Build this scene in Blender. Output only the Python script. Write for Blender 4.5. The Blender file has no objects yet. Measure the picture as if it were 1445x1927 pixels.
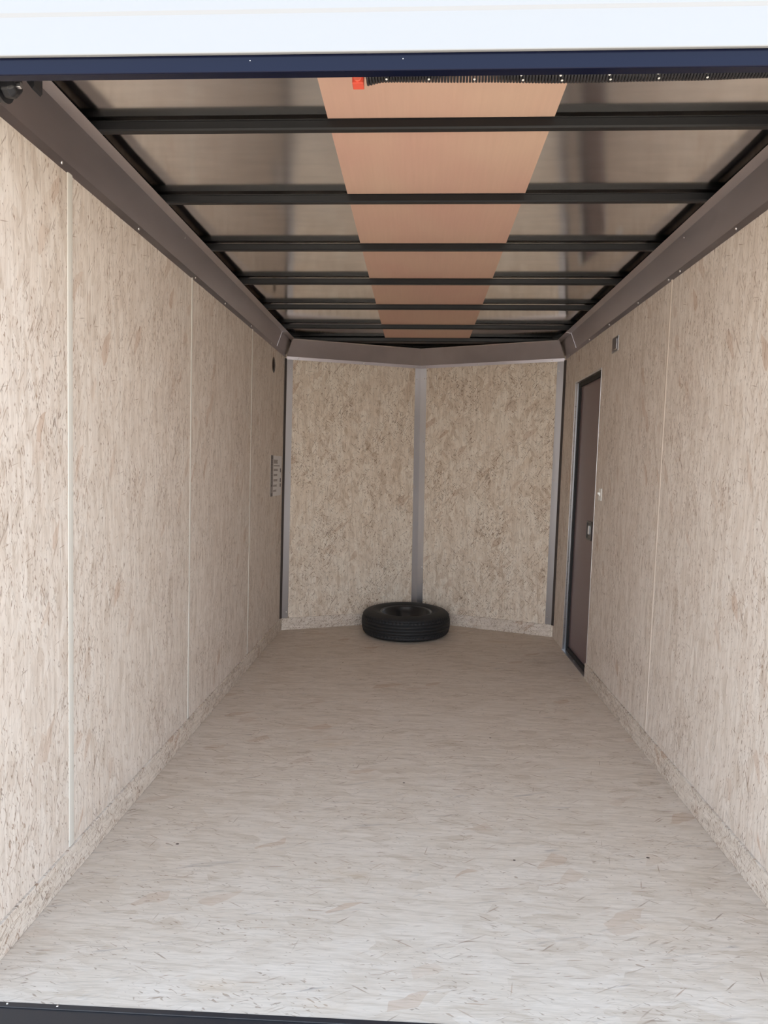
import bpy, bmesh, math, random
from mathutils import Vector, Matrix
random.seed(4)
S = bpy.context.scene
COL = S.collection

# ------------------------------------------------------------------ camera
cam_d = bpy.data.cameras.new('camera'); cam = bpy.data.objects.new('camera', cam_d); COL.objects.link(cam)
cam.location = (0.00685, -2.37407, 1.47235)
def _rot():
    a, b, c = math.radians(85.37607), math.radians(0.75281), math.radians(2.76278)   # pitch, roll about the viewing axis, yaw
    return Matrix.Rotation(c, 3, 'Z') @ Matrix.Rotation(a, 3, 'X') @ Matrix.Rotation(b, 3, 'Z')
cam.rotation_euler = _rot().to_euler('XYZ')
cam_d.sensor_fit = 'VERTICAL'; cam_d.sensor_height = 36.0
cam_d.lens = 1377.13 / 1927.0 * 36.0
cam_d.clip_start = 0.02; cam_d.clip_end = 500
S.camera = cam

# ------------------------------------------------------------------ sky, sun, exposure
S.view_settings.view_transform = 'Standard'
S.view_settings.look = 'None'
S.view_settings.gamma = 1.0
S.view_settings.use_curve_mapping = False
S.view_settings.exposure = 0.95
SKY_STRENGTH = 2.3
w = bpy.data.worlds.new('daylight'); S.world = w; w.use_nodes = True
nt = w.node_tree; nt.nodes.clear()
wo = nt.nodes.new('ShaderNodeOutputWorld'); bg = nt.nodes.new('ShaderNodeBackground')
tc = nt.nodes.new('ShaderNodeTexCoord'); sp = nt.nodes.new('ShaderNodeSeparateXYZ'); cr = nt.nodes.new('ShaderNodeValToRGB')
nt.links.new(tc.outputs['Generated'], sp.inputs[0]); nt.links.new(sp.outputs['Z'], cr.inputs[0])
nt.links.new(cr.outputs[0], bg.inputs[0]); nt.links.new(bg.outputs[0], wo.inputs[0])
e = cr.color_ramp.elements
e[0].position = 0.0; e[0].color = (.98, 1.0, 1.03, 1)
e[1].position = 1.0; e[1].color = (.25, .37, .54, 1)
x = e.new(.15); x.color = (.97, 1.0, 1.05, 1)
x = e.new(.35); x.color = (.56, .665, .81, 1)
bg.inputs['Strength'].default_value = SKY_STRENGTH
sd = bpy.data.lights.new('sun', 'SUN'); sd.energy = 6.5; sd.angle = math.radians(.6); sd.color = (1, .93, .82)
sun = bpy.data.objects.new('sun', sd); COL.objects.link(sun)
sun.location = (1, 8, 8)
sun.rotation_euler = Vector((-.2, -.62, -1.15)).to_track_quat('-Z', 'Y').to_euler()   # shines from over the nose, so none enters the opening

# ------------------------------------------------------------------ measured layout (metres)
XL, XR = -1.1771, 1.1761          # inner faces of the side walls
ZT, ZB = 2.4185, 2.2752           # top and bottom of the ceiling cove
ZS = 2.4485                       # roof bow tops
YO = -.572                        # plane of the rear opening
YC, YA = 3.5289, 3.972            # nose corners and nose apex
HB = .1035                        # baseboard height
L4 = 1.2192

def W(v):
    """the body is a little out of square: walls lean and the roof falls slightly towards the nose"""
    x, y, z = v
    if x < 0: x = x + (x / XL) * (.014343 * y + .020029 * z)
    else: x = x + (x / XR) * (-.020967 * y + .015046 * z)
    return Vector((x, y - .008215 * z * y / 3.6, z - .037808 * (y - 2) * z / 2.4))

# ------------------------------------------------------------------ mesh helpers
class MB:
    def __init__(s): s.v = []; s.f = []; s.sm = []
    def add(s, vs, fs, smooth=False):
        o = len(s.v); s.v += [Vector(p) for p in vs]; s.f += [[i + o for i in f] for f in fs]; s.sm += [smooth] * len(fs); return s
    def box(s, x0, x1, y0, y1, z0, z1):
        vs = [(x, y, z) for z in (z0, z1) for y in (y0, y1) for x in (x0, x1)]
        return s.add(vs, [(0, 2, 3, 1), (4, 5, 7, 6), (0, 1, 5, 4), (2, 6, 7, 3), (0, 4, 6, 2), (1, 3, 7, 5)])
    def loft(s, rings, closed=True, caps=True, smooth=False):
        n = len(rings[0]); vs = [p for r in rings for p in r]; fs = []
        for i in range(len(rings) - 1):
            for j in range(n if closed else n - 1):
                k = (j + 1) % n
                fs.append((i * n + j, i * n + k, (i + 1) * n + k, (i + 1) * n + j))
        if caps and closed:
            fs.append(tuple(reversed(range(n)))); fs.append(tuple(range((len(rings) - 1) * n, len(rings) * n)))
        return s.add(vs, fs, smooth)
    def cyl(s, a, b, r, n=20, r2=None, smooth=True):
        a, b = Vector(a), Vector(b); d = (b - a).normalized()
        u = d.orthogonal().normalized(); v = d.cross(u); r2 = r if r2 is None else r2
        ra = [a + r * (u * math.cos(t) + v * math.sin(t)) for t in [2 * math.pi * i / n for i in range(n)]]
        rb = [b + r2 * (u * math.cos(t) + v * math.sin(t)) for t in [2 * math.pi * i / n for i in range(n)]]
        o = len(s.v)
        s.add(ra + rb, [(i, (i + 1) % n, n + (i + 1) % n, n + i) for i in range(n)], smooth)
        s.add(ra + rb, [tuple(reversed(range(n))), tuple(range(n, 2 * n))])
        return s
    def dome(s, c, d, r, h, n=10, m=4):
        """screw head: a low dome on point c, bulging along d"""
        c, d = Vector(c), Vector(d).normalized(); u = d.orthogonal().normalized(); v = d.cross(u)
        rings = []
        for k in range(m + 1):
            t = k / m * math.pi / 2 * .96
            rings.append([c + d * h * math.sin(t) + (u * math.cos(q) + v * math.sin(q)) * r * math.cos(t)
                          for q in [2 * math.pi * i / n for i in range(n)]])
        return s.loft(rings, True, True, True)
    def build(s, name, mat, parent=None, origin=None, warp=True, bevel=0):
        P = [W(p) for p in s.v] if warp else s.v
        if origin is None:
            lo = Vector([min(p[i] for p in P) for i in range(3)]); hi = Vector([max(p[i] for p in P) for i in range(3)])
            origin = Vector(((lo.x + hi.x) / 2, (lo.y + hi.y) / 2, lo.z))
        origin = Vector(origin)
        me = bpy.data.meshes.new(name); me.from_pydata([p - origin for p in P], [], s.f); me.update()
        for p, sm in zip(me.polygons, s.sm): p.use_smooth = sm
        bm = bmesh.new(); bm.from_mesh(me); bmesh.ops.recalc_face_normals(bm, faces=bm.faces); bm.to_mesh(me); bm.free()
        o = bpy.data.objects.new(name, me); COL.objects.link(o); me.materials.append(mat)
        if parent is not None:
            o.parent = parent
            base = parent.location.copy(); q = parent.parent
            while q is not None: base += q.location; q = q.parent
            o.location = origin - base
        else: o.location = origin
        if bevel:
            b = o.modifiers.new('edge', 'BEVEL'); b.width = bevel; b.segments = 2; b.limit_method = 'ANGLE'
        return o
def tag(o, label=None, cat=None, group=None, kind=None):
    if label: o['label'] = label
    if cat: o['category'] = cat
    if group: o['group'] = group
    if kind: o['kind'] = kind
    return o
def thing(name, loc, label, cat, group=None, kind=None):
    o = bpy.data.objects.new(name, None); COL.objects.link(o); o.location = loc; o.empty_display_size = .05
    return tag(o, label, cat, group, kind)

# ------------------------------------------------------------------ materials
class N:
    def __init__(s, name):
        s.m = bpy.data.materials.new(name); s.m.use_nodes = True; s.t = s.m.node_tree
        s.b = s.t.nodes['Principled BSDF']
    def n(s, typ, **k):
        o = s.t.nodes.new(typ)
        for a, v in k.items(): setattr(o, a, v)
        return o
    def l(s, a, b): s.t.links.new(a, b)
    def math(s, op, a, b=None, clamp=False):
        o = s.n('ShaderNodeMath', operation=op, use_clamp=clamp)
        for i, v in enumerate((a, b)):
            if v is None: continue
            if isinstance(v, (int, float)): o.inputs[i].default_value = v
            else: s.l(v, o.inputs[i])
        return o.outputs[0]
    def ramp(s, fac, stops, interp='LINEAR'):
        o = s.n('ShaderNodeValToRGB'); s.l(fac, o.inputs[0]); e = o.color_ramp.elements; o.color_ramp.interpolation = interp
        e[0].position, e[0].color = stops[0][0], (*stops[0][1], 1); e[1].position, e[1].color = stops[-1][0], (*stops[-1][1], 1)
        for p, c in stops[1:-1]: q = e.new(p); q.color = (*c, 1)
        return o.outputs[0]
    def mix(s, fac, a, b, mode='MIX'):
        o = s.n('ShaderNodeMix', data_type='RGBA', blend_type=mode)
        for v, i in ((fac, 0), (a, 6), (b, 7)):
            if isinstance(v, (int, float)): o.inputs[i].default_value = v
            elif isinstance(v, tuple): o.inputs[i].default_value = (*v, 1)
            else: s.l(v, o.inputs[i])
        return o.outputs[2]
    def vec(s, kind='across'):
        pass
def plain(name, col, rough=.5, metal=0., spec=.5, bump=0., bscale=200., coat=0.):
    k = N(name); k.b.inputs['Base Color'].default_value = (*col, 1); k.b.inputs['Roughness'].default_value = rough
    k.b.inputs['Metallic'].default_value = metal; k.b.inputs['Specular IOR Level'].default_value = spec
    k.b.inputs['Coat Weight'].default_value = coat
    t = k.n('ShaderNodeTexCoord'); no = k.n('ShaderNodeTexNoise'); no.inputs['Scale'].default_value = bscale
    k.l(t.outputs['Object'], no.inputs['Vector'])
    if bump:
        bp = k.n('ShaderNodeBump'); bp.inputs['Strength'].default_value = bump; bp.inputs['Distance'].default_value = .001
        k.l(no.outputs[0], bp.inputs['Height']); k.l(bp.outputs[0], k.b.inputs['Normal'])
    return k.m

def osb(name, axes, lo, mid, hi, sticks=1.0, flakes=1.0, fleck=.5, warm=(.40, .22, .12), wild=.0, seed=0., fleckamt=1.0, worn=0.0, size=1.0):
    """oriented strand board. axes = (grain, across) object axes"""
    k = N(name)
    g = k.n('ShaderNodeNewGeometry'); sx = k.n('ShaderNodeSeparateXYZ'); k.l(g.outputs['Position'], sx.inputs[0])
    G, A = sx.outputs[axes[0]], sx.outputs[axes[1]]
    def co(sg, sa, off=0., rot=0., wob=None):
        gg, aa = k.math('MULTIPLY', G, sg), k.math('MULTIPLY', A, sa)
        if rot:
            c, q = math.cos(rot), math.sin(rot)
            g2 = k.math('ADD', k.math('MULTIPLY', G, c), k.math('MULTIPLY', A, q))
            a2 = k.math('SUBTRACT', k.math('MULTIPLY', A, c), k.math('MULTIPLY', G, q))
            gg, aa = k.math('MULTIPLY', g2, sg), k.math('MULTIPLY', a2, sa)
        if wob is not None: aa = k.math('ADD', aa, wob)
        cb = k.n('ShaderNodeCombineXYZ'); k.l(gg, cb.inputs[0]); k.l(aa, cb.inputs[1]); cb.inputs[2].default_value = seed + off
        return cb.outputs[0]
    def noise(v, sc=1., det=3., ro=.5, dist=0.):
        o = k.n('ShaderNodeTexNoise'); k.l(v, o.inputs['Vector']); o.inputs['Scale'].default_value = sc
        o.inputs['Detail'].default_value = det; o.inputs['Roughness'].default_value = ro; o.inputs['Distortion'].default_value = dist
        return o.outputs[0]
    def vor(v, feat='F1', rnd=1.):
        o = k.n('ShaderNodeTexVoronoi', feature=feat, voronoi_dimensions='2D'); k.l(v, o.inputs['Vector']); o.inputs['Scale'].default_value = 1.
        o.inputs['Randomness'].default_value = rnd
        return o
    wob = k.math('MULTIPLY', noise(co(9, 9, 7.), 1., 2.), 1.4)
    s_ = 1.0 / size
    # three generations of flakes, each turned a little differently
    layers = []
    for i, (sg, sa, rot) in enumerate(((9, 34, .10), (13, 44, -.22 - wild), (11, 30, .38 + wild))):
        o = vor(co(sg * s_, sa * s_, 3. * i, rot, wob))
        sc = k.n('ShaderNodeSeparateColor'); k.l(o.outputs['Color'], sc.inputs[0])
        layers.append((sc.outputs[0], sc.outputs[1], o.outputs['Distance']))
    col = k.ramp(layers[0][0], [(0., lo), (.35, mid), (.75, hi), (1., hi)])
    c2 = k.ramp(layers[1][0], [(0., mid), (.5, hi), (.86, mid), (1., lo)])
    c3 = k.ramp(layers[2][0], [(0., hi), (.6, mid), (.9, mid), (1., warm)])
    m1 = k.math('GREATER_THAN', layers[1][1], .5); col = k.mix(k.math('MULTIPLY', m1, .75), col, c2)
    m2 = k.math('GREATER_THAN', layers[2][1], .72 - wild * .4); col = k.mix(k.math('MULTIPLY', m2, .6), col, c3); col = k.mix(flakes, mid, col)
    # soft cloudy tone
    cl = noise(co(1.6, 3.2, 1.), 1., 3., .55)
    col = k.mix(k.math('MULTIPLY', cl, .55), col, k.ramp(cl, [(.3, mid), (.7, hi)]))
    # fine grain along the strands
    gr = noise(co(14, 330, 2., .03, wob), 1., 3., .6)
    grc = k.ramp(gr, [(.25, (.72, .70, .68)), (.5, (1, 1, 1)), (.8, (1.08, 1.08, 1.08))])
    col = k.mix(.7, col, grc, 'MULTIPLY')
    gr2 = noise(co(5, 70, 12., -.05, wob), 1., 4., .65)
    col = k.mix(.8, col, k.ramp(gr2, [(.3, (.80, .77, .74)), (.52, (1, 1, 1)), (.75, (1.05, 1.05, 1.05))]), 'MULTIPLY')
    # single dark slivers lying at all angles
    stk = None
    for i, (rot, sg, sa, gate) in enumerate(((.06, 8., 110., .92), (-.45 - wild, 9., 120., .955), (.62 + wild, 9., 120., .955), (1.35, 10., 130., .982), (.15, 16., 190., .90))):
        o = vor(co(sg * s_, sa * s_, 60. + i, rot, k.math('MULTIPLY', wob, .8))); q_ = k.n('ShaderNodeSeparateColor'); k.l(o.outputs['Color'], q_.inputs[0])
        e_ = k.math('MULTIPLY', k.math('SUBTRACT', .26, o.outputs['Distance']), 7., True)
        e_ = k.math('MULTIPLY', e_, k.math('GREATER_THAN', q_.outputs[0], 1 - (1 - gate) * min(2.2, sticks)))
        e_ = k.math('MULTIPLY', e_, k.math('ADD', k.math('MULTIPLY', q_.outputs[1], .75), .25))
        stk = e_ if stk is None else k.math('MAXIMUM', stk, e_)
    # dark bark flecks and strand ends, clustered
    cluster = noise(co(3.2, 4.5, 5.), 1., 2.)
    f1 = noise(co(34 * s_, 130 * s_, 9., .16 + wild, wob), 1., 2., .5, .4)
    f2 = noise(co(46 * s_, 170 * s_, 15., -.3 - wild * 1.5, wob), 1., 1., .5, .6)
    f3 = noise(co(12 * s_, 120 * s_, 25., .5), 1., 1., .5, .3)
    th = k.math('SUBTRACT', .80 - fleck * .12, k.math('MULTIPLY', k.math('SUBTRACT', cluster, .45), .22))
    def hard(v, w_): return k.math('MULTIPLY', k.math('SUBTRACT', v, th), w_, True)
    fl = k.math('MAXIMUM', hard(f1, 14.), k.math('MULTIPLY', hard(f2, 16.), .9))
    fl = k.math('MAXIMUM', fl, k.math('MULTIPLY', hard(k.math('ADD', f3, -.015), 12.), .6))
    fcol = k.mix(layers[1][1], (.16, .105, .07), (.30, .19, .12))
    col = k.mix(k.math('MULTIPLY', fl, fleckamt), col, fcol)
    col = k.mix(k.math('MULTIPLY', stk, .72), col, k.mix(layers[0][1], (.17, .12, .085), (.36, .23, .15)))
    if worn:      # a few grey scuffs and rust-coloured spots trodden into the floor
        s1 = noise(co(5, 46, 33., .25), 1., 2., .5, .8)
        col = k.mix(k.math('MULTIPLY', k.math('MULTIPLY', k.math('SUBTRACT', s1, .66), 9., True), .45 * worn), col, (.25, .22, .21))
        s2 = noise(co(1.1, 2.6, 41.), 1., 3., .5)
        col = k.mix(k.math('MULTIPLY', k.math('MULTIPLY', k.math('SUBTRACT', s2, .66), 6., True), .5 * worn), col, (.52, .33, .16))
        pt = vor(co(2.3, 3.1, 51.)); ps = k.n('ShaderNodeSeparateColor'); k.l(pt.outputs['Color'], ps.inputs[0]); col = k.mix(k.math('LESS_THAN', pt.outputs['Distance'], k.math('MULTIPLY', k.math('SUBTRACT', ps.outputs[0], .45), .028)), col, (.07, .05, .04))
    k.l(col, k.b.inputs['Base Color'])
    k.b.inputs['Roughness'].default_value = .62; k.b.inputs['Specular IOR Level'].default_value = .28
    h = k.math('ADD', k.math('MULTIPLY', layers[0][2], .35), k.math('MULTIPLY', gr2, .6))
    h = k.math('ADD', h, k.math('MULTIPLY', layers[1][0], .5)); h = k.math('SUBTRACT', h, k.math('MULTIPLY', fl, .8))
    bp = k.n('ShaderNodeBump'); bp.inputs['Strength'].default_value = .35; bp.inputs['Distance'].default_value = .0016
    k.l(h, bp.inputs['Height']); k.l(bp.outputs[0], k.b.inputs['Normal'])
    return k.m

M = {}
M['osb_side'] = osb('strand_board_side', (2, 1), (.565, .475, .395), (.655, .565, .485), (.715, .64, .565), fleck=1.12, seed=.3, fleckamt=.8, sticks=1.0)
M['osb_front'] = osb('strand_board_nose', (2, 0), (.55, .43, .32), (.70, .59, .47), (.80, .72, .61), fleck=1.2, wild=.35, seed=4.7, fleckamt=.9, size=1.0, sticks=1.5)
M['osb_floor'] = osb('strand_board_floor', (0, 1), (.50, .405, .315), (.595, .50, .405), (.655, .565, .475), fleck=.9, wild=.1, seed=8.1, fleckamt=.6, worn=1., size=1.25, sticks=.5, flakes=.85)
M['osb_base'] = osb('strand_board_base', (1, 2), (.55, .455, .37), (.64, .555, .47), (.70, .625, .545), fleck=1.5, wild=.6, seed=12.6, fleckamt=.85, size=.9)
M['osb_base_front'] = osb('strand_board_base_nose', (0, 2), (.54, .45, .36), (.66, .57, .48), (.73, .65, .57), fleck=1.5, wild=.6, seed=15.6, fleckamt=.85, size=.8)
M['black_steel'] = plain('black_painted_steel', (.022, .022, .025), .32, 0, .5, .1, 60)
M['bow_steel'] = plain('dark_rolled_steel', (.011, .011, .012), .36, 0, .3, .1, 50)
M['header_black'] = plain('glossy_navy_black_paint', (.004, .006, .020), .16, 0, .17, .03, 40)
M['white_paint'] = plain('white_exterior_aluminium', (.305, .31, .315), .35, 0, .5, .02, 30)
M['white_batten'] = plain('white_vinyl_batten', (.62, .585, .52), .45, 0, .4)
M['tan_batten'] = plain('tan_vinyl_batten', (.60, .51, .43), .6, 0, .2)
M['screw'] = plain('zinc_screw', (.85, .85, .84), .18, 1.)
M['rubber'] = plain('tyre_rubber', (.016, .016, .017), .62, 0, .35, .2, 180)
M['rim'] = plain('black_wheel_enamel', (.012, .012, .013), .28, 0, .5)
M['lug'] = plain('hub_opening_dark', (.004, .004, .004), .8)
M['red'] = plain('orange_red_plastic', (.72, .10, .06), .45, 0, .4)
M['red_light'] = plain('orange_red_cap', (.90, .20, .13), .4, 0, .4)
M['chalk'] = plain('white_chalk_mark', (.85, .84, .80), .7)
M['gasket'] = plain('black_rubber_gasket', (.008, .007, .007), .7)
M['edge_strip'] = plain('dark_joint', (.05, .04, .037), .5)
M['paper'] = plain('printed_paper', (.70, .68, .67), .5)
M['ink'] = plain('dark_ink', (.09, .075, .07), .5)
M['ink_grey'] = plain('grey_ink', (.25, .22, .21), .5)
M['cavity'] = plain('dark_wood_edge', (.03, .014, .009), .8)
M['white_plastic'] = plain('white_plastic', (.75, .74, .70), .35)
M['ground'] = plain('pale_gravel', (.48, .41, .33), .9, 0, .2, .5, 30)

def metal(name, col, rough, brush=None, wave=0., metallic=1.):
    k = N(name); k.b.inputs['Metallic'].default_value = metallic; k.b.inputs['Roughness'].default_value = rough
    t = k.n('ShaderNodeTexCoord'); mp = k.n('ShaderNodeMapping'); k.l(t.outputs['Object'], mp.inputs[0])
    mp.inputs['Scale'].default_value = brush or (1, 1, 1)
    no = k.n('ShaderNodeTexNoise'); k.l(mp.outputs[0], no.inputs['Vector']); no.inputs['Scale'].default_value = 6.; no.inputs['Detail'].default_value = 3.
    k.l(k.ramp(no.outputs[0], [(.3, tuple(c * .93 for c in col)), (.7, tuple(min(1, c * 1.05) for c in col))]), k.b.inputs['Base Color'])
    if wave:
        n2 = k.n('ShaderNodeTexNoise'); k.l(t.outputs['Object'], n2.inputs['Vector']); n2.inputs['Scale'].default_value = 1.6; n2.inputs['Detail'].default_value = 1.
        bp = k.n('ShaderNodeBump'); bp.inputs['Strength'].default_value = wave; bp.inputs['Distance'].default_value = .02
        k.l(n2.outputs[0], bp.inputs['Height']); k.l(bp.outputs[0], k.b.inputs['Normal'])
    return k.m
M['skin'] = metal('mill_aluminium_roof_skin', (.83, .82, .81), .13, (1, 3, 1), .12)
M['cove'] = metal('aluminium_cove', (.58, .555, .585), .30, (1, .3, 1), .05)
M['post'] = metal('aluminium_corner', (.47, .47, .49), .33, (1, 1, .2), .03)
M['centre_post'] = metal('lightened_aluminium_centre', (.76, .78, .82), .33, (1, 1, .2), .03)  # post aluminium lightened in its colour to stand for reflected daylight
M['frame'] = metal('aluminium_door_frame', (.62, .62, .64), .30)
M['door_panel'] = plain('door_liner_mauve', (.165, .112, .115), .42, 0, .5, .03)
# luan plywood: pinkish tan, fine ribbon figure along the trailer
k = N('luan_plywood'); t = k.n('ShaderNodeNewGeometry'); mp = k.n('ShaderNodeMapping'); k.l(t.outputs['Position'], mp.inputs[0])
mp.inputs['Scale'].default_value = (60, 2.2, 1); no = k.n('ShaderNodeTexNoise'); k.l(mp.outputs[0], no.inputs['Vector']); no.inputs['Scale'].default_value = 1.5; no.inputs['Detail'].default_value = 4
mp2 = k.n('ShaderNodeMapping'); k.l(t.outputs['Position'], mp2.inputs[0]); mp2.inputs['Scale'].default_value = (2.5, 1.4, 1)
no2 = k.n('ShaderNodeTexNoise'); k.l(mp2.outputs[0], no2.inputs['Vector']); no2.inputs['Scale'].default_value = 1.; no2.inputs['Detail'].default_value = 2
c = k.ramp(no2.outputs[0], [(.35, (.62, .385, .30)), (.65, (.64, .435, .325))])
c = k.mix(.28, c, k.ramp(no.outputs[0], [(.3, (.9, .89, .88)), (.7, (1.04, 1.04, 1.04))]), 'MULTIPLY')
sx = k.n('ShaderNodeSeparateXYZ'); k.l(t.outputs['Position'], sx.inputs[0])
k.l(c, k.b.inputs['Base Color']); k.b.inputs['Roughness'].default_value = .6; k.b.inputs['Specular IOR Level'].default_value = .25
M['luan'] = k.m

# ------------------------------------------------------------------ setting: floor, walls, ceiling
def poly_wall(name, outer, holes, side, x, thick, mat, label):
    """side wall in the y-z plane with openings; side -1 = left (extends towards -x)"""
    bm = bmesh.new(); edges = []
    for lp in [outer] + holes:
        vs = [bm.verts.new((x, p[0], p[1])) for p in lp]
        edges += [bm.edges.new((vs[i], vs[(i + 1) % len(vs)])) for i in range(len(vs))]
    bmesh.ops.triangle_fill(bm, edges=edges, use_beauty=True, use_dissolve=False)
    r = bmesh.ops.extrude_face_region(bm, geom=list(bm.faces))
    for v in r['geom']:
        if isinstance(v, bmesh.types.BMVert): v.co.x += side * thick
    for v in bm.verts: v.co = W(v.co)
    bmesh.ops.recalc_face_normals(bm, faces=bm.faces)
    o_ = Vector(W((x, (outer[0][0] + outer[2][0]) / 2, 0)))
    for v in bm.verts: v.co -= o_
    me = bpy.data.meshes.new(name); bm.to_mesh(me); bm.free(); me.materials.append(mat)
    o = bpy.data.objects.new(name, me); COL.objects.link(o); o.location = o_
    return tag(o, label, 'wall', kind='structure')

fl = MB()
fp = [(XL - .04, -.5865), (XR + .04, -.5865), (XR + .04, YC + .01), (0, YA + .04), (XL - .04, YC + .01)]
fl.loft([[(x, y, -.03) for x, y in fp], [(x, y, 0) for x, y in fp]])
tag(fl.build('floor', M['osb_floor'], origin=(0, 1.5, -.03)), 'pale strand board floor with scuffs between the two long walls', 'floor', kind='structure')

HC = (3.0960, 2.1494)            # hole high on the left wall, near the nose corner
hole = [(HC[0] + .052 * math.cos(a), HC[1] + .060 * math.sin(a)) for a in [2 * math.pi * i / 28 for i in range(28)]]
poly_wall('wall_left', [(YO, 0), (YC + .02, 0), (YC + .02, 2.40), (YO, 2.40)], [hole], -1, XL, .012, M['osb_side'], 'strand board side wall left, with white battens and a round hole')
DY0, DY1, DZ = 2.435, 3.135, 2.035     # doorway in the right wall
poly_wall('wall_right', [(YO, 0), (DY0, 0), (DY0, DZ), (DY1, DZ), (DY1, 0), (YC + .02, 0), (YC + .02, 2.40), (YO, 2.40)], [], 1, XR, .012, M['osb_side'], 'strand board side wall right, with the narrow side door')
def front_wall(name, xa, xb, ya, yb, label):
    m = MB(); m.loft([[(xa, ya, 0), (xb, yb, 0), (xb, yb, 2.40), (xa, ya, 2.40)], [(xa, ya + .012, 0), (xb, yb + .012, 0), (xb, yb + .012, 2.40), (xa, ya + .012, 2.40)]])
    tag(m.build(name, M['osb_front']), label, 'wall', kind='structure')
front_wall('wall_front_left', XL, 0, YC, YA, 'flecked strand board nose wall, half left of the centre post')
front_wall('wall_front_right', 0, XR, YA, YC, 'flecked strand board nose wall, half right of the centre post')

# roof skin: one thin sheet per bay sagging a little between bows, all one ceiling
BY0, BS, NB = .05636, .61042, 7
sk = MB(); n = 24; ys = []
edges_y = [YO + .02] + [BY0 + BS * i - .015 for i in range(NB - 1)] + [3.61] + [YA + .03]
for a, b in zip(edges_y[:-1], edges_y[1:]): ys += [(a + (b - a) * t / 8, math.sin(math.pi * t / 8)) for t in range(8)]
ys.append((edges_y[-1], 0))
def sag(x, y, s): return ZS + .0062 - .0026 * s - .0009 * s * math.sin(x * 5.1 + y * 3.)
rings = [[(XL - .04 + (XR - XL + .08) * i / n, y, sag(XL + (XR - XL) * i / n, y, s)) for i in range(n + 1)] for y, s in ys]
sk.loft(rings, closed=False, caps=False, smooth=True)
co = tag(sk.build('ceiling', M['skin']), 'shiny bare aluminium roof skin above the dark bows', 'ceiling', kind='structure')
so = co.modifiers.new('thick', 'SOLIDIFY'); so.thickness = .004; so.offset = 1

# ------------------------------------------------------------------ trims: baseboards, coves, posts, battens
def side_strip(name, x, sgn, y0, y1, z0, z1, t, mat, label, cat):
    m = MB(); a, b = sorted((x, x - sgn * t)); m.box(a, b, y0, y1, z0, z1)
    return tag(m.build(name, mat, bevel=.001), label, cat, kind='structure')
bl = side_strip('baseboard_left', XL, -1, YO, YC, 0.0005, HB, .009, M['osb_base'], 'strand board baseboard strip along foot of the left wall', 'baseboard')
side_strip('baseboard_right', XR, 1, YO, DY0 - .0, 0.0005, HB, .009, M['osb_base'], 'strand board baseboard strip along foot of the right wall, stopping at the door', 'baseboard')
def front_strip(name, xa, ya, xb, yb, label):
    d = Vector((xb - xa, yb - ya)).normalized(); nn = Vector((d.y, -d.x)) * .011
    m = MB(); m.loft([[(xa, ya, .0005), (xb, yb, .0005), (xb + nn.x, yb + nn.y, .0005), (xa + nn.x, ya + nn.y, .0005)],
                      [(xa, ya, HB), (xb, yb, HB), (xb + nn.x, yb + nn.y, HB), (xa + nn.x, ya + nn.y, HB)]])
    return tag(m.build(name, M['osb_base_front'], bevel=.001), label, 'baseboard', kind='structure')
front_strip('baseboard_front_left', XL + .012, YC + .004, 0, YA, 'strand board baseboard of the nose, left of the tyre')
front_strip('baseboard_front_right', 0, YA, XR - .012, YC + .004, 'strand board baseboard of the nose, right of the tyre')

prof = [(0, 2.2752), (.005, 2.3030), (.047, 2.4120), (.0864, 2.4185)]      # cove section: inset from wall, height
TH = .0016
def screw(parent, p, d, r=.0062, h=.003, nm='screw'):
    m = MB(); m.dome(p, d, r, h); return m.build(nm, M['screw'], parent)
def side_cove(name, x, sg, label, sy, up):
    # sg=+1: interior lies towards +x
    m = MB(); y0, y1 = YO + .0, YC + .02
    inner = [(x + sg * i, z) for i, z in prof]; outer = [(x + sg * (i - .0012), z + .0014) for i, z in reversed(prof)]
    sec = inner + outer
    m.loft([[(a, y, z) for a, z in sec] for y in (y0, y1)])
    o = tag(m.build(name, M['cove']), label, 'cove trim', kind='structure')
    for y in sy: screw(o, (x + sg * .0028, y, 2.2905), (sg, 0, -.3), .0058, .0036)
    for y in up: screw(o, (x + sg * .040, y, 2.396), (sg, 0, -.5), .0045, .0025)
    # overlapping end piece near the nose corner
    c = MB(); pr2 = [(i + .0015, z - .0015) for i, z in prof[1:]]
    se = [(x + sg * i, z) for i, z in pr2] + [(x + sg * (i - .001), z + .001) for i, z in reversed(pr2)]
    c.loft([[(a, yy, z) for a, z in se] for yy in (3.17, YC + .01)])
    c.build('end_piece', M['cove'], o)
    return o
side_cove('trim_1', XL, 1, 'long aluminium cove trim where left wall meets ceiling', [-.054, .555, 1.26, 1.785, 2.388, 2.99, 3.48], [1.0])
side_cove('trim_2', XR, -1, 'long aluminium cove trim where right wall meets ceiling', [-.054, .564, 1.135, 1.279, 1.738, 2.30, 2.783, 3.40], [1.0])

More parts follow.
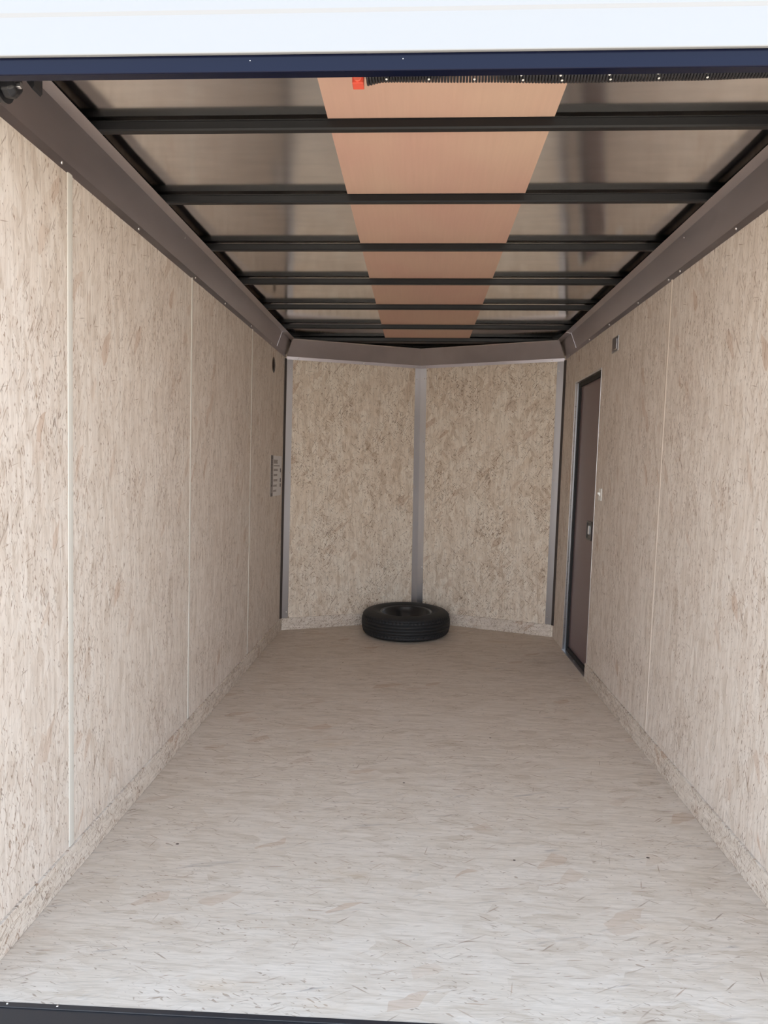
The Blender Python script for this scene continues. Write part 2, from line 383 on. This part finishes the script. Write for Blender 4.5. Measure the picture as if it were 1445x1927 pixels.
def front_cove(name, xa, ya, xb, yb, label, us):
    d = Vector((xb - xa, yb - ya, 0)).normalized(); nn = Vector((d.y, -d.x, 0))
    f = [(.010, 2.2600), (.0105, 2.2850), (.100, 2.4060), (.112, 2.4130)]
    m = MB()
    ends = []
    for (px, py), e_ in (((xa, ya), 0), ((xb, yb), 1)):
        ring = []
        for i, z in f + [(i - .003, z + .001) for i, z in reversed(f)]:
            # mitre: at the nose apex slide to x=0, at the corner slide to the wall plane
            base = Vector((px, py, 0)) + nn * i
            tgt = 0 if abs(px) < .01 else (px + (.004 + i * .7 if px < 0 else -.004 - i * .7))
            s_ = (tgt - base.x) / d.x; base = base + d * s_
            ring.append((base.x, base.y, z))
        ends.append(ring)
    m.loft(ends)
    o = tag(m.build(name, M['cove']), label, 'cove trim', kind='structure')
    for u in us:
        p = Vector((xa, ya, 0)).lerp(Vector((xb, yb, 0)), u) + nn * .0115
        screw(o, (p.x, p.y, 2.272), nn - Vector((0, 0, .3)), .006, .004)
    return o
front_cove('trim_3', XL, YC, 0, YA, 'bent aluminium cove trim above the left half of the nose wall', [.085, .56, .955])
front_cove('trim_4', 0, YA, XR, YC, 'bent aluminium cove trim above the right half of the nose wall', [.045, .42, .915])

def corner_post(name, x, sg, label, zs):
    # narrow flange on the side wall, chamfer, wider flange on the nose wall
    d = Vector((sg * 1.177, YA - YC)).normalized(); nn = Vector((d.y * sg, -d.x * sg)) if False else Vector((d.y, -d.x)) * sg
    c0 = Vector((x, YC))
    pts = [c0 + Vector((sg * .0145, -.0035)), c0 + d * .066 + nn * .0035, c0 + d * .066 + nn * .0015, c0 + Vector((sg * .0145, -.0))]
    m = MB(); m.loft([[(p.x, p.y, z) for p in pts] for z in (HB + .001, 2.262)])
    o = tag(m.build(name, M['post']), label, 'corner trim', kind='structure')
    pts = [c0 + Vector((sg * .0005, -.034)), c0 + Vector((sg * .0145, -.006)), c0 + Vector((sg * .0145, -.002)), c0 + Vector((sg * .0005, -.004))]  # separate narrow band in dark brown along the side-wall edge
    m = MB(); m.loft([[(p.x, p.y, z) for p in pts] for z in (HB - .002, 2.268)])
    sl_ = m.build('edge_strip', M['edge_strip'], o); sl_['label'] = 'dark narrow band beside the corner strip'
    for z in zs:
        p = c0 + d * .050 + nn * .0034; screw(o, (p.x, p.y, z), (nn.x, nn.y, 0), .006, .004)
    return o
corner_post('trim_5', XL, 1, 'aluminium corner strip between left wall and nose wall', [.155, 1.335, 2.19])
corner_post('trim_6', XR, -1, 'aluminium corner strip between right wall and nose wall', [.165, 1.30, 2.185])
# centre post: V strip following the nose fold
m = MB(); sl = (YA - YC) / 1.177
m.loft([[(-.052, YA - .052 * sl - .003, z), (0, YA - .004, z), (.052, YA - .052 * sl - .003, z), (.052, YA - .052 * sl, z), (0, YA - .001, z), (-.052, YA - .052 * sl, z)] for z in (HB + .001, 2.262)])
cp = tag(m.build('trim_7', M['centre_post']), 'aluminium centre post strip running down the fold of the nose wall', 'corner trim', kind='structure')
for sx_, z in ((-.036, 2.165), (.036, 2.172), (-.036, 1.22), (.040, .5), (.040, 1.62)):
    screw(cp, (sx_, YA - abs(sx_) * sl - .0035, z), (0, -1, 0), .0062, .005)

# black steel top rail running round the body above the lining
for i, (x, sg, nm) in enumerate(((XL, -1, 'left'), (XR, 1, 'right'))):
    m = MB(); a, b = sorted((x + sg * .001, x + sg * .05)); m.box(a, b, YO + .012, YC + .03, 2.4005, ZS + .004)
    tag(m.build('trim_%d' % (16 + i), M['bow_steel']), 'black steel top rail above the %s wall lining' % nm, 'rail', kind='structure')
m = MB(); m.loft([[(XL - .03, YC + .005, z), (0, YA + .004, z), (XR + .03, YC + .005, z), (XR + .03, YC + .05, z), (0, YA + .05, z), (XL - .03, YC + .05, z)] for z in (2.4005, ZS + .004)])
tag(m.build('trim_18', M['bow_steel']), 'black steel top rail above the nose wall lining', 'rail', kind='structure')

# vinyl battens over the sheet seams
def batten(i, x, sg, y, label, wd=.020, mat='white_batten'):
    m = MB(); t = .003
    sec = [(x, y - wd / 2), (x + sg * t * .7, y - wd / 2 + .002), (x + sg * t, y - wd * .12), (x + sg * t, y + wd * .12), (x + sg * t * .7, y + wd / 2 - .002), (x, y + wd / 2)]
    m.loft([[(a, b, z) for a, b in sec] for z in (HB + .001, ZB + .004)])
    tag(m.build('trim_%d' % i, M[mat]), label, 'batten', kind='structure')
batten(8, XL, 1, 0.0, 'white vertical batten on left wall, nearest the rear opening', .034)
batten(9, XL, 1, L4, 'white vertical batten on left wall, middle one of three')
batten(10, XL, 1, 2 * L4, 'white vertical batten on left wall, farthest from the rear opening')
batten(11, XR, -1, 1.2406, 'tan vertical batten on right wall between side door and rear', .022, 'tan_batten')

# ------------------------------------------------------------------ side door in the right wall
door = thing('door_1', W((XR, (DY0 + DY1) / 2, 0)), 'narrow mauve side door set in the right wall, aluminium framed', 'door', kind='structure')
RD = .042                                  # reveal depth
m = MB()
m.box(XR - .0025, XR + RD, DY1, DY1 + .012, 0, DZ + .012)                 # far jamb edge
m.box(XR - .0025, XR + RD, DY0 - .008, DY0, .0, DZ + .012)
m.box(XR - .0025, XR + RD, DY0, DY1, DZ, DZ + .012)
m.build('door_frame', M['frame'], door, bevel=.001)
m = MB(); m.box(XR - .003, XR + RD + .03, DY0 - .002, DY1 + .004, -.004, .006)
m.box(XR - .008, XR - .003, DY0 - .002, DY1 + .016, -.001, .006)
sill = m.build('door_sill', M['frame'], door)
for y in (DY0 + .07, (DY0 + DY1) / 2 + .05): screw(sill, (XR + .018, y, .006), (0, 0, 1), .006, .003)
m = MB(); g = .030
x0, x1 = XR + RD - .020, XR + RD
m.box(x0, x1, DY1 - g, DY1, .006, DZ); m.box(x0, x1, DY0, DY0 + g * .4, .006, DZ); m.box(x0, x1, DY0 + g * .4, DY1 - g, DZ - g, DZ); m.box(x0, x1, DY0 + g * .4, DY1 - g, .006, .006 + g)
m.build('gasket', M['gasket'], door)
m = MB(); m.box(XR + RD - .004, XR + RD + .02, DY0, DY1, .006, DZ - .004); m.build('door_panel', M['door_panel'], door)
m = MB(); xx = XR + RD - .004; yl0, yl1, zl0, zl1 = 2.605, 2.735, .905, 1.035
m.box(xx - .006, xx, yl0, yl1, zl0, zl0 + .012); m.box(xx - .006, xx, yl0, yl1, zl1 - .012, zl1)
m.box(xx - .006, xx, yl0, yl0 + .014, zl0, zl1); m.box(xx - .006, xx, yl1 - .014, yl1, zl0, zl1); m.box(xx - .002, xx, yl0, yl1, zl0, zl1)
lt = m.build('door_latch', M['black_steel'], door, bevel=.001); lt['label'] = 'black recessed latch'
m = MB(); m.box(xx - .010, xx - .002, 2.655, 2.685, .945, 1.005); m.build('latch_lever', M['frame'], lt, bevel=.001)

# ------------------------------------------------------------------ rear opening: black header, white outside panel, sill
m = MB(); m.box(XL - .10, XR + .10, -.601, -.572, 2.2655, 2.50);
hd = tag(m.build('trim_12', M['header_black'], bevel=.002), 'glossy black steel header bar across the top of the rear opening', 'header', kind='structure')
for p in (-.42, -.05): screw(hd, (p, -.6015, 2.290), (0, -1, 0), .0014, .0010)
m = MB()
m.loft([[(x_, y_, z_) for y_, z_ in ((-.601, 2.3015), (-.612, 2.3015), (-.612, 2.384), (-.6150, 2.392), (-.6150, 2.62), (-.601, 2.62))] for x_ in (XL - .12, XR + .12)])
tag(m.build('wall_rear', M['white_paint'], bevel=.0025), 'white painted outside panel above the black rear header', 'wall', kind='structure')
m = MB(); m.box(XL - .10, XR + .10, -.68, -.5866, -.10, -.001); m.box(XL - .10, XR + .10, -.604, -.5866, -.001, .002)
m.box(XL - .10, XR + .10, -.68, -.668, -.001, .004)
sl_ = tag(m.build('trim_13', M['black_steel'], bevel=.0015), 'black steel sill along the rear edge of the floor', 'sill', kind='structure')
for p in (-1.055, -.92): screw(sl_, (p, -.5935, .002), (0, 0, 1), .0035, .002)
for sg, x in ((-1, XL), (1, XR)):          # rear corner jambs and outer body sides, beyond the lining
    m = MB(); a, b = sorted((x + sg * .014, x + sg * .10)); m.box(a, b, -.601, -.50, -.10, 2.50)
    tag(m.build('trim_%d' % (14 if sg < 0 else 15), M['header_black']), 'black upright rear jamb %s of the opening' % ('left' if sg < 0 else 'right'), 'jamb', kind='structure')
    m = MB(); a, b = sorted((x + sg * .075, x + sg * .10)); m.box(a, b, -.50, YC + .02, -.10, 2.56)
    tag(m.build('wall_outer_%s' % ('left' if sg < 0 else 'right'), M['white_paint']), 'white outer body side %s' % ('left' if sg < 0 else 'right'), 'wall', kind='structure')
m = MB(); pts = [(XL - .10, YC + .02), (0, YA + .12), (XR + .10, YC + .02), (XR + .10, YC + .05), (0, YA + .15), (XL - .10, YC + .05)]
m.loft([[(a, b, -.1) for a, b in pts], [(a, b, 2.56) for a, b in pts]])
tag(m.build('wall_outer_front', M['white_paint']), 'white outer nose of the body', 'wall', kind='structure')
m = MB(); pts = [(XL - .10, -.60), (XR + .10, -.60), (XR + .10, YC + .04), (0, YA + .14), (XL - .10, YC + .04)]
m.loft([[(a, b, 2.50) for a, b in pts], [(a, b, 2.53) for a, b in pts]])
tag(m.build('roof', M['white_paint']), 'white outer roof of the body', 'roof', kind='structure')
# lowered ramp and ground outside
m = MB(); m.loft([[(XL, -.70, -.03), (XR, -.70, -.03), (XR, -.70, -.075), (XL, -.70, -.075)], [(XL, -2.45, -.435), (XR, -2.45, -.435), (XR, -2.45, -.478), (XL, -2.45, -.478)]])
tag(m.build('ramp', M['osb_floor'], warp=False), 'strand board loading ramp lowered behind the rear sill', 'ramp', kind='structure')
m = MB(); m.box(-60, 60, -60, 60, -.60, -.48)
tag(m.build('ground', M['ground'], warp=False), 'pale gravel ground around the body', 'ground', kind='structure')

# ------------------------------------------------------------------ roof bows and plywood strip
def half_width(y):
    return 1.20 if y < YC else max(.12, 1.177 * (YA - y) / (YA - YC) + .01)
names = ['black steel roof bow across ceiling, first behind the rear header', 'black steel roof bow, second from the rear header', 'black steel roof bow, third from the rear header',
         'black steel roof bow, fourth from the rear header', 'black steel roof bow, fifth from the rear header', 'black steel roof bow, second before the nose', 'black steel roof bow in the nose, farthest and shortest']
for i in range(NB):
    y = BY0 + BS * i; hw = half_width(y); bw = .034
    if i == NB - 1: y = 3.655; bw = .085; hw = 1.177 * (YA - y + bw) / (YA - YC) + .0
    m = MB()
    sec = [(y - bw, ZS - .0005), (y - bw, ZS - .003), (y - bw + .003, ZS - .004), (y - bw + .004, ZT + .005), (y - bw + .008, ZT), (y - .004, ZT), (y, ZT + .004), (y, ZS - .004), (y + .004, ZS - .003), (y + .004, ZS - .0005)]
    m.loft([[(x_, a, b) for a, b in sec] for x_ in (-hw, hw)])
    tag(m.build('roof_bow', M['bow_steel']), names[i], 'roof bow', 'steel roof bows across the ceiling')
for i in (1,):
    pass
m = MB(); m.box(-.3165, .3955, YO + .02, YA - .16, ZS, ZS + .0024)
tag(m.build('plywood_strip', M['luan']), 'pinkish tan plywood strip lying lengthwise above the roof bows', 'plywood strip')

# ------------------------------------------------------------------ ramp door spring under the header
def tube_path(m, pts, r, n=7):
    rings = []
    for i, p in enumerate(pts):
        d = (pts[min(i + 1, len(pts) - 1)] - pts[max(i - 1, 0)]).normalized()
        u = d.cross(Vector((1, 0, 0)));
        if u.length < .05: u = d.cross(Vector((0, 0, 1)))
        u.normalize(); v = d.cross(u)
        rings.append([p + r * (u * math.cos(t) + v * math.sin(t)) for t in [2 * math.pi * q / n for q in range(n)]])
    m.loft(rings, True, True, True)
SY, SR, WR, PITCH = -.470, .0265, .0034, .0075
def sz(x):      # spring axis height: it sags between its ends
    xs = [(-.16, 2.3275), (-.10, 2.3365), (.13, 2.3340), (.33, 2.3305), (.63, 2.3335), (.81, 2.3375), (1.12, 2.342)]
    for (a, za), (b, zb) in zip(xs[:-1], xs[1:]):
        if x <= b: t = max(0, (x - a) / (b - a)); t = t * t * (3 - 2 * t); return za + (zb - za) * t
    return xs[-1][1]
spg = thing('ramp_spring', W((.5, SY, 2.30)), 'black coiled ramp door spring under the rear header with an orange red end', 'spring')
m = MB(); pts = []; x = -.150; seg = 14; k_ = 0
while x < 1.13:
    a = 2 * math.pi * k_ / seg; pts.append(Vector((x, SY + SR * math.cos(a), sz(x) + SR * math.sin(a)))); x += PITCH / seg; k_ += 1
tube_path(m, pts, WR, 6); m.build('coil', M['black_steel'], spg)
m = MB(); m.cyl((-.17, SY, sz(-.1)), (1.155, SY, 2.342), .011, 14); m.build('shaft', M['black_steel'], spg)
for i, xm in enumerate([-.096, .012, .1205, .230, .322, .4355, .548, .660, .775, .89]):
    m = MB()
    for dx, a in (((0, -2.25), (.0055, -1.80)) if i > 2 else ((0, -1.85),)):
        if dx and i not in (3, 4, 5, 6, 7): continue
        m.dome((xm + dx, SY + (SR + WR * .8) * math.cos(a), sz(xm) + (SR + WR * .8) * math.sin(a)), (0, math.cos(a), math.sin(a)), .0032, .0015, 8, 3)
    m.build('chalk_mark', M['chalk'], spg)
m = MB(); m.box(-.1835, -.1545, SY - .020, SY + .012, 2.2945, 2.352)
cap = m.build('end_cap', M['red'], spg, bevel=.002); cap['label'] = 'orange red plastic end cap'
m = MB(); m.cyl((-.170, SY - .0195, 2.3085), (-.170, SY - .0245, 2.3085), .0105, 20); m.build('cap_disc', M['red_light'], cap, bevel=.001)
m = MB(); m.box(1.10, 1.17, SY - .03, SY + .03, 2.30, 2.40); m.build('mount', M['black_steel'], spg, bevel=.002)

# cable drum at the left end of the header
dr = thing('cable_drum', W((-1.11, -.50, 2.27)), 'black cable drum with hex bolt at left end of the rear header', 'cable drum')
m = MB(); X0 = -1.165
for a, b, r in ((0, .010, .046), (.010, .016, .039), (.016, .021, .044), (.021, .026, .039), (.026, .031, .044), (.031, .036, .039), (.036, .041, .044), (.041, .046, .039), (.046, .055, .047)):
    m.cyl((X0 + a, -.50, 2.315), (X0 + b, -.50, 2.315), r, 36)
m.build('drum', M['black_steel'], dr, bevel=.0012)
m = MB(); tube_path(m, [Vector((X0 + .009 + .006 * t / 40, -.50 + .0425 * math.cos(t * .35), 2.315 + .0425 * math.sin(t * .35))) for t in range(44)], .0015, 6); m.build('cable', M['cove'], dr)
m = MB(); pts = [(-.535, 2.345), (-.47, 2.345), (-.465, 2.300), (-.485, 2.281), (-.505, 2.276), (-.525, 2.288)]
m.loft([[(X0 + .056, a, b) for a, b in pts], [(X0 + .078, a, b) for a, b in pts], [(X0 + .092, -.502 + (a + .502) * .72, 2.318 + (b - 2.318) * .72) for a, b in pts]]); br = m.build('bracket', M['black_steel'], dr, bevel=.004)
m = MB(); m.cyl((X0 + .091, -.503, 2.305), (X0 + .103, -.503, 2.305), .0078, 6, smooth=False); m.build('hex_bolt', M['frame'], br, bevel=.0008)
m = MB(); m.loft([[(-1.045, -.53, 2.35), (-1.045, -.53, 2.315), (-1.018, -.53, 2.283), (-1.012, -.53, 2.290), (-1.012, -.53, 2.35)], [(-1.045, -.49, 2.35), (-1.045, -.49, 2.315), (-1.018, -.49, 2.283), (-1.012, -.49, 2.290), (-1.012, -.49, 2.35)]])
m.build('end_plate', M['black_steel'], dr, bevel=.0008)

dr.location.y += .03

# ------------------------------------------------------------------ spare tyre lying on the floor in the nose
TC = Vector((-.088, 3.540, 0)); R0 = .362; TW = .197
tire = thing('spare_wheel', TC, 'black spare tyre on black rim lying flat on floor against the nose wall', 'tyre')
def lathe(m, prof, n, smooth=True, mod=None):
    rings = []
    for q in range(n + 1):
        a = 2 * math.pi * q / n
        pr_ = [(r - (mod(q, j) if mod else 0), z) for j, (r, z) in enumerate(prof)]
        rings.append([(TC.x + r * math.cos(a), TC.y + r * math.sin(a), z) for r, z in pr_])
    k0 = len(prof)
    vs = [p for r in rings[:-1] for p in r]; fs = []
    for q in range(n):
        for j in range(k0 - 1):
            a, b = q * k0 + j, ((q + 1) % n) * k0 + j
            fs.append((a, b, b + 1, a + 1))
    m.add(vs, fs, smooth)
h = TW
tp = [(.205, .030), (.212, .018), (.235, .006), (.262, .0006), (.300, .0012), (.328, .010), (.344, .022), (.352, .034)]
gr = []
z0_, z1_ = .036, h - .036
ng = 4
z = z0_; gw = .0065; rib = (z1_ - z0_ - ng * gw) / (ng + 1)
def crown(z): return R0 - 7.0 * (z - h / 2) ** 2 * (.35) - (.004 if abs(z - h / 2) > .05 else 0)
for g_ in range(ng + 1):
    gr += [(crown(z), z), (crown(z + rib / 2), z + rib / 2), (crown(z + rib), z + rib)]; z += rib
    if g_ < ng: gr += [(crown(z) - .007, z + .0006), (crown(z + gw) - .007, z + gw - .0006)]; z += gw
top = [(r, h - zz) for r, zz in reversed(tp)]
# bead ring ridge on upper sidewall
top = top[:4] + [(.2750, h - .0006), (.2725, h + .0006), (.2700, h - .0004)] + top[4:]
inner = [(.205, h - .030), (.196, h - .034), (.196, .034), (.205, .030)]
j0, j1 = len(tp), len(tp) + len(gr)
def notch(q, j):          # sipes cut across the shoulder ribs
    if j in (j0 - 1, j0, j0 + 1) and q % 5 in (0, 1): return .0045
    if j in (j1 - 2, j1 - 1, j1) and q % 5 in (2, 3): return .0045
    return 0
m = MB(); lathe(m, tp + gr + top + inner[1:], 360, mod=notch); m.build('tire', M['rubber'], tire, origin=TC, warp=False)
rp = [(.214, h - .020), (.210, h - .012), (.200, h - .016), (.194, h - .026), (.190, h - .052), (.178, h - .060), (.168, h - .090), (.150, h - .112), (.118, h - .112), (.104, h - .092), (.080, h - .086),
      (.062, h - .090), (.0585, h - .108), (.054, h - .108), (.057, h - .084), (.080, h - .080), (.106, h - .086), (.122, h - .106), (.148, h - .106)]
m = MB(); lathe(m, rp[:-6] if False else rp[:13], 72); rim = m.build('rim', M['rim'], tire, origin=TC, warp=False)
for q in range(5):
    a = 2 * math.pi * q / 5 + .3; m = MB()
    m.cyl((TC.x + .083 * math.cos(a), TC.y + .083 * math.sin(a), h - .0905), (TC.x + .083 * math.cos(a), TC.y + .083 * math.sin(a), h - .0845), .0085, 14)
    m.build('lug_hole', M['lug'], rim, warp=False)
m = MB(); m.cyl((TC.x + .165, TC.y - .08, h - .085), (TC.x + .175, TC.y - .085, h - .045), .0045, 10); m.build('valve_stem', M['rubber'], tire, warp=False)

# ------------------------------------------------------------------ small things on the walls
# hole: dark cavity backing and its rim
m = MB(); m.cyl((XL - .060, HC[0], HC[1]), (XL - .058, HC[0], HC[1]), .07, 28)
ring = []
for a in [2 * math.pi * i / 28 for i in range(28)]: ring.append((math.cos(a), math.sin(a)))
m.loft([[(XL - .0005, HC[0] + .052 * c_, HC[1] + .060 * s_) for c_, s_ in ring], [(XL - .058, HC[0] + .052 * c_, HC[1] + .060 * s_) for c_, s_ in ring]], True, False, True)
tag(m.build('vent_hole', M['cavity']), 'dark round hole high on the left wall near the nose corner', 'vent hole')

# notice sheet on the left wall
ns = thing('notice_sheet', W((XL, 3.25, 1.155)), 'white printed notice sheet with dark left band stuck on left wall by the corner', 'notice')
y0, y1, zA, zB_ = 3.056, 3.452, 1.152, 1.468
m = MB(); m.box(XL, XL + .0012, y0, y1, zA, zB_); m.build('paper', M['paper'], ns)
def ink(nm, a, b, c_, d_, mat, dz=.0018):
    """rectangle of print in sheet fractions: across a..b, down c..d"""
    q = MB(); q.box(XL + .0012, XL + dz, y0 + (y1 - y0) * a, y0 + (y1 - y0) * b, zB_ - (zB_ - zA) * d_, zB_ - (zB_ - zA) * c_); return q
m = ink('b', .0, .20, .0, 1., None); bd = m.build('side_band', M['ink'], ns)
m = MB()
rnd = random.Random(3); t_ = .09
while t_ < .70:
    l_ = rnd.choice((.02, .03, .045, .06)); a = t_
    m.box(XL + .0018, XL + .0022, y0 + (y1 - y0) * .07, y0 + (y1 - y0) * .14, zB_ - (zB_ - zA) * (a + l_), zB_ - (zB_ - zA) * a); t_ += l_ + .012
m.box(XL + .0018, XL + .0022, y0 + (y1 - y0) * .04, y0 + (y1 - y0) * .18, zB_ - (zB_ - zA) * .92, zB_ - (zB_ - zA) * .76)
m.build('band_lettering', M['ink_grey'], bd)
m = MB()
for a, b, c_, d_ in ((.26, .62, .10, .20), (.26, .82, .235, .265), (.26, .64, .325, .38), (.26, .60, .455, .51), (.26, .62, .585, .64), (.24, .58, .72, .77), (.24, .54, .845, .895)):
    for r_ in range(3):
        zz = c_ + (d_ - c_) * r_ / 3
        m.box(XL + .0012, XL + .0017, y0 + (y1 - y0) * a, y0 + (y1 - y0) * (b - .03 * (r_ % 2)), zB_ - (zB_ - zA) * (zz + (d_ - c_) * .29), zB_ - (zB_ - zA) * zz)
m.build('text_blocks', M['ink_grey'], ns)
for c_, d_ in ((.315, .415), (.565, .665), (.70, .79)):
    m = ink('m', .86, .94, c_, d_, None, .0017); m.build('black_mark', M['ink'], ns)

# metal plate above door, switch beside door
m = MB(); m.box(XR - .005, XR, 2.075, 2.20, 2.095, 2.185); m.box(XR - .008, XR - .005, 2.10, 2.175, 2.110, 2.17)
tag(m.build('metal_plate', M['frame'], bevel=.002), 'small grey metal plate high on right wall, above and before the side door', 'metal plate')
sw = thing('wall_switch', W((XR, 2.30, 1.195)), 'small white switch on right wall beside the side door', 'switch')
m = MB(); m.box(XR - .006, XR, 2.268, 2.330, 1.195, 1.272); m.build('switch_plate', M['white_plastic'], sw, bevel=.002)
m = MB(); m.loft([[(XR - .006, 2.290, 1.222), (XR - .006, 2.308, 1.222), (XR - .006, 2.308, 1.246), (XR - .006, 2.290, 1.246)], [(XR - .020, 2.294, 1.238), (XR - .020, 2.304, 1.238), (XR - .020, 2.304, 1.248), (XR - .020, 2.294, 1.248)]])
m.build('toggle', M['white_plastic'], sw, bevel=.001)
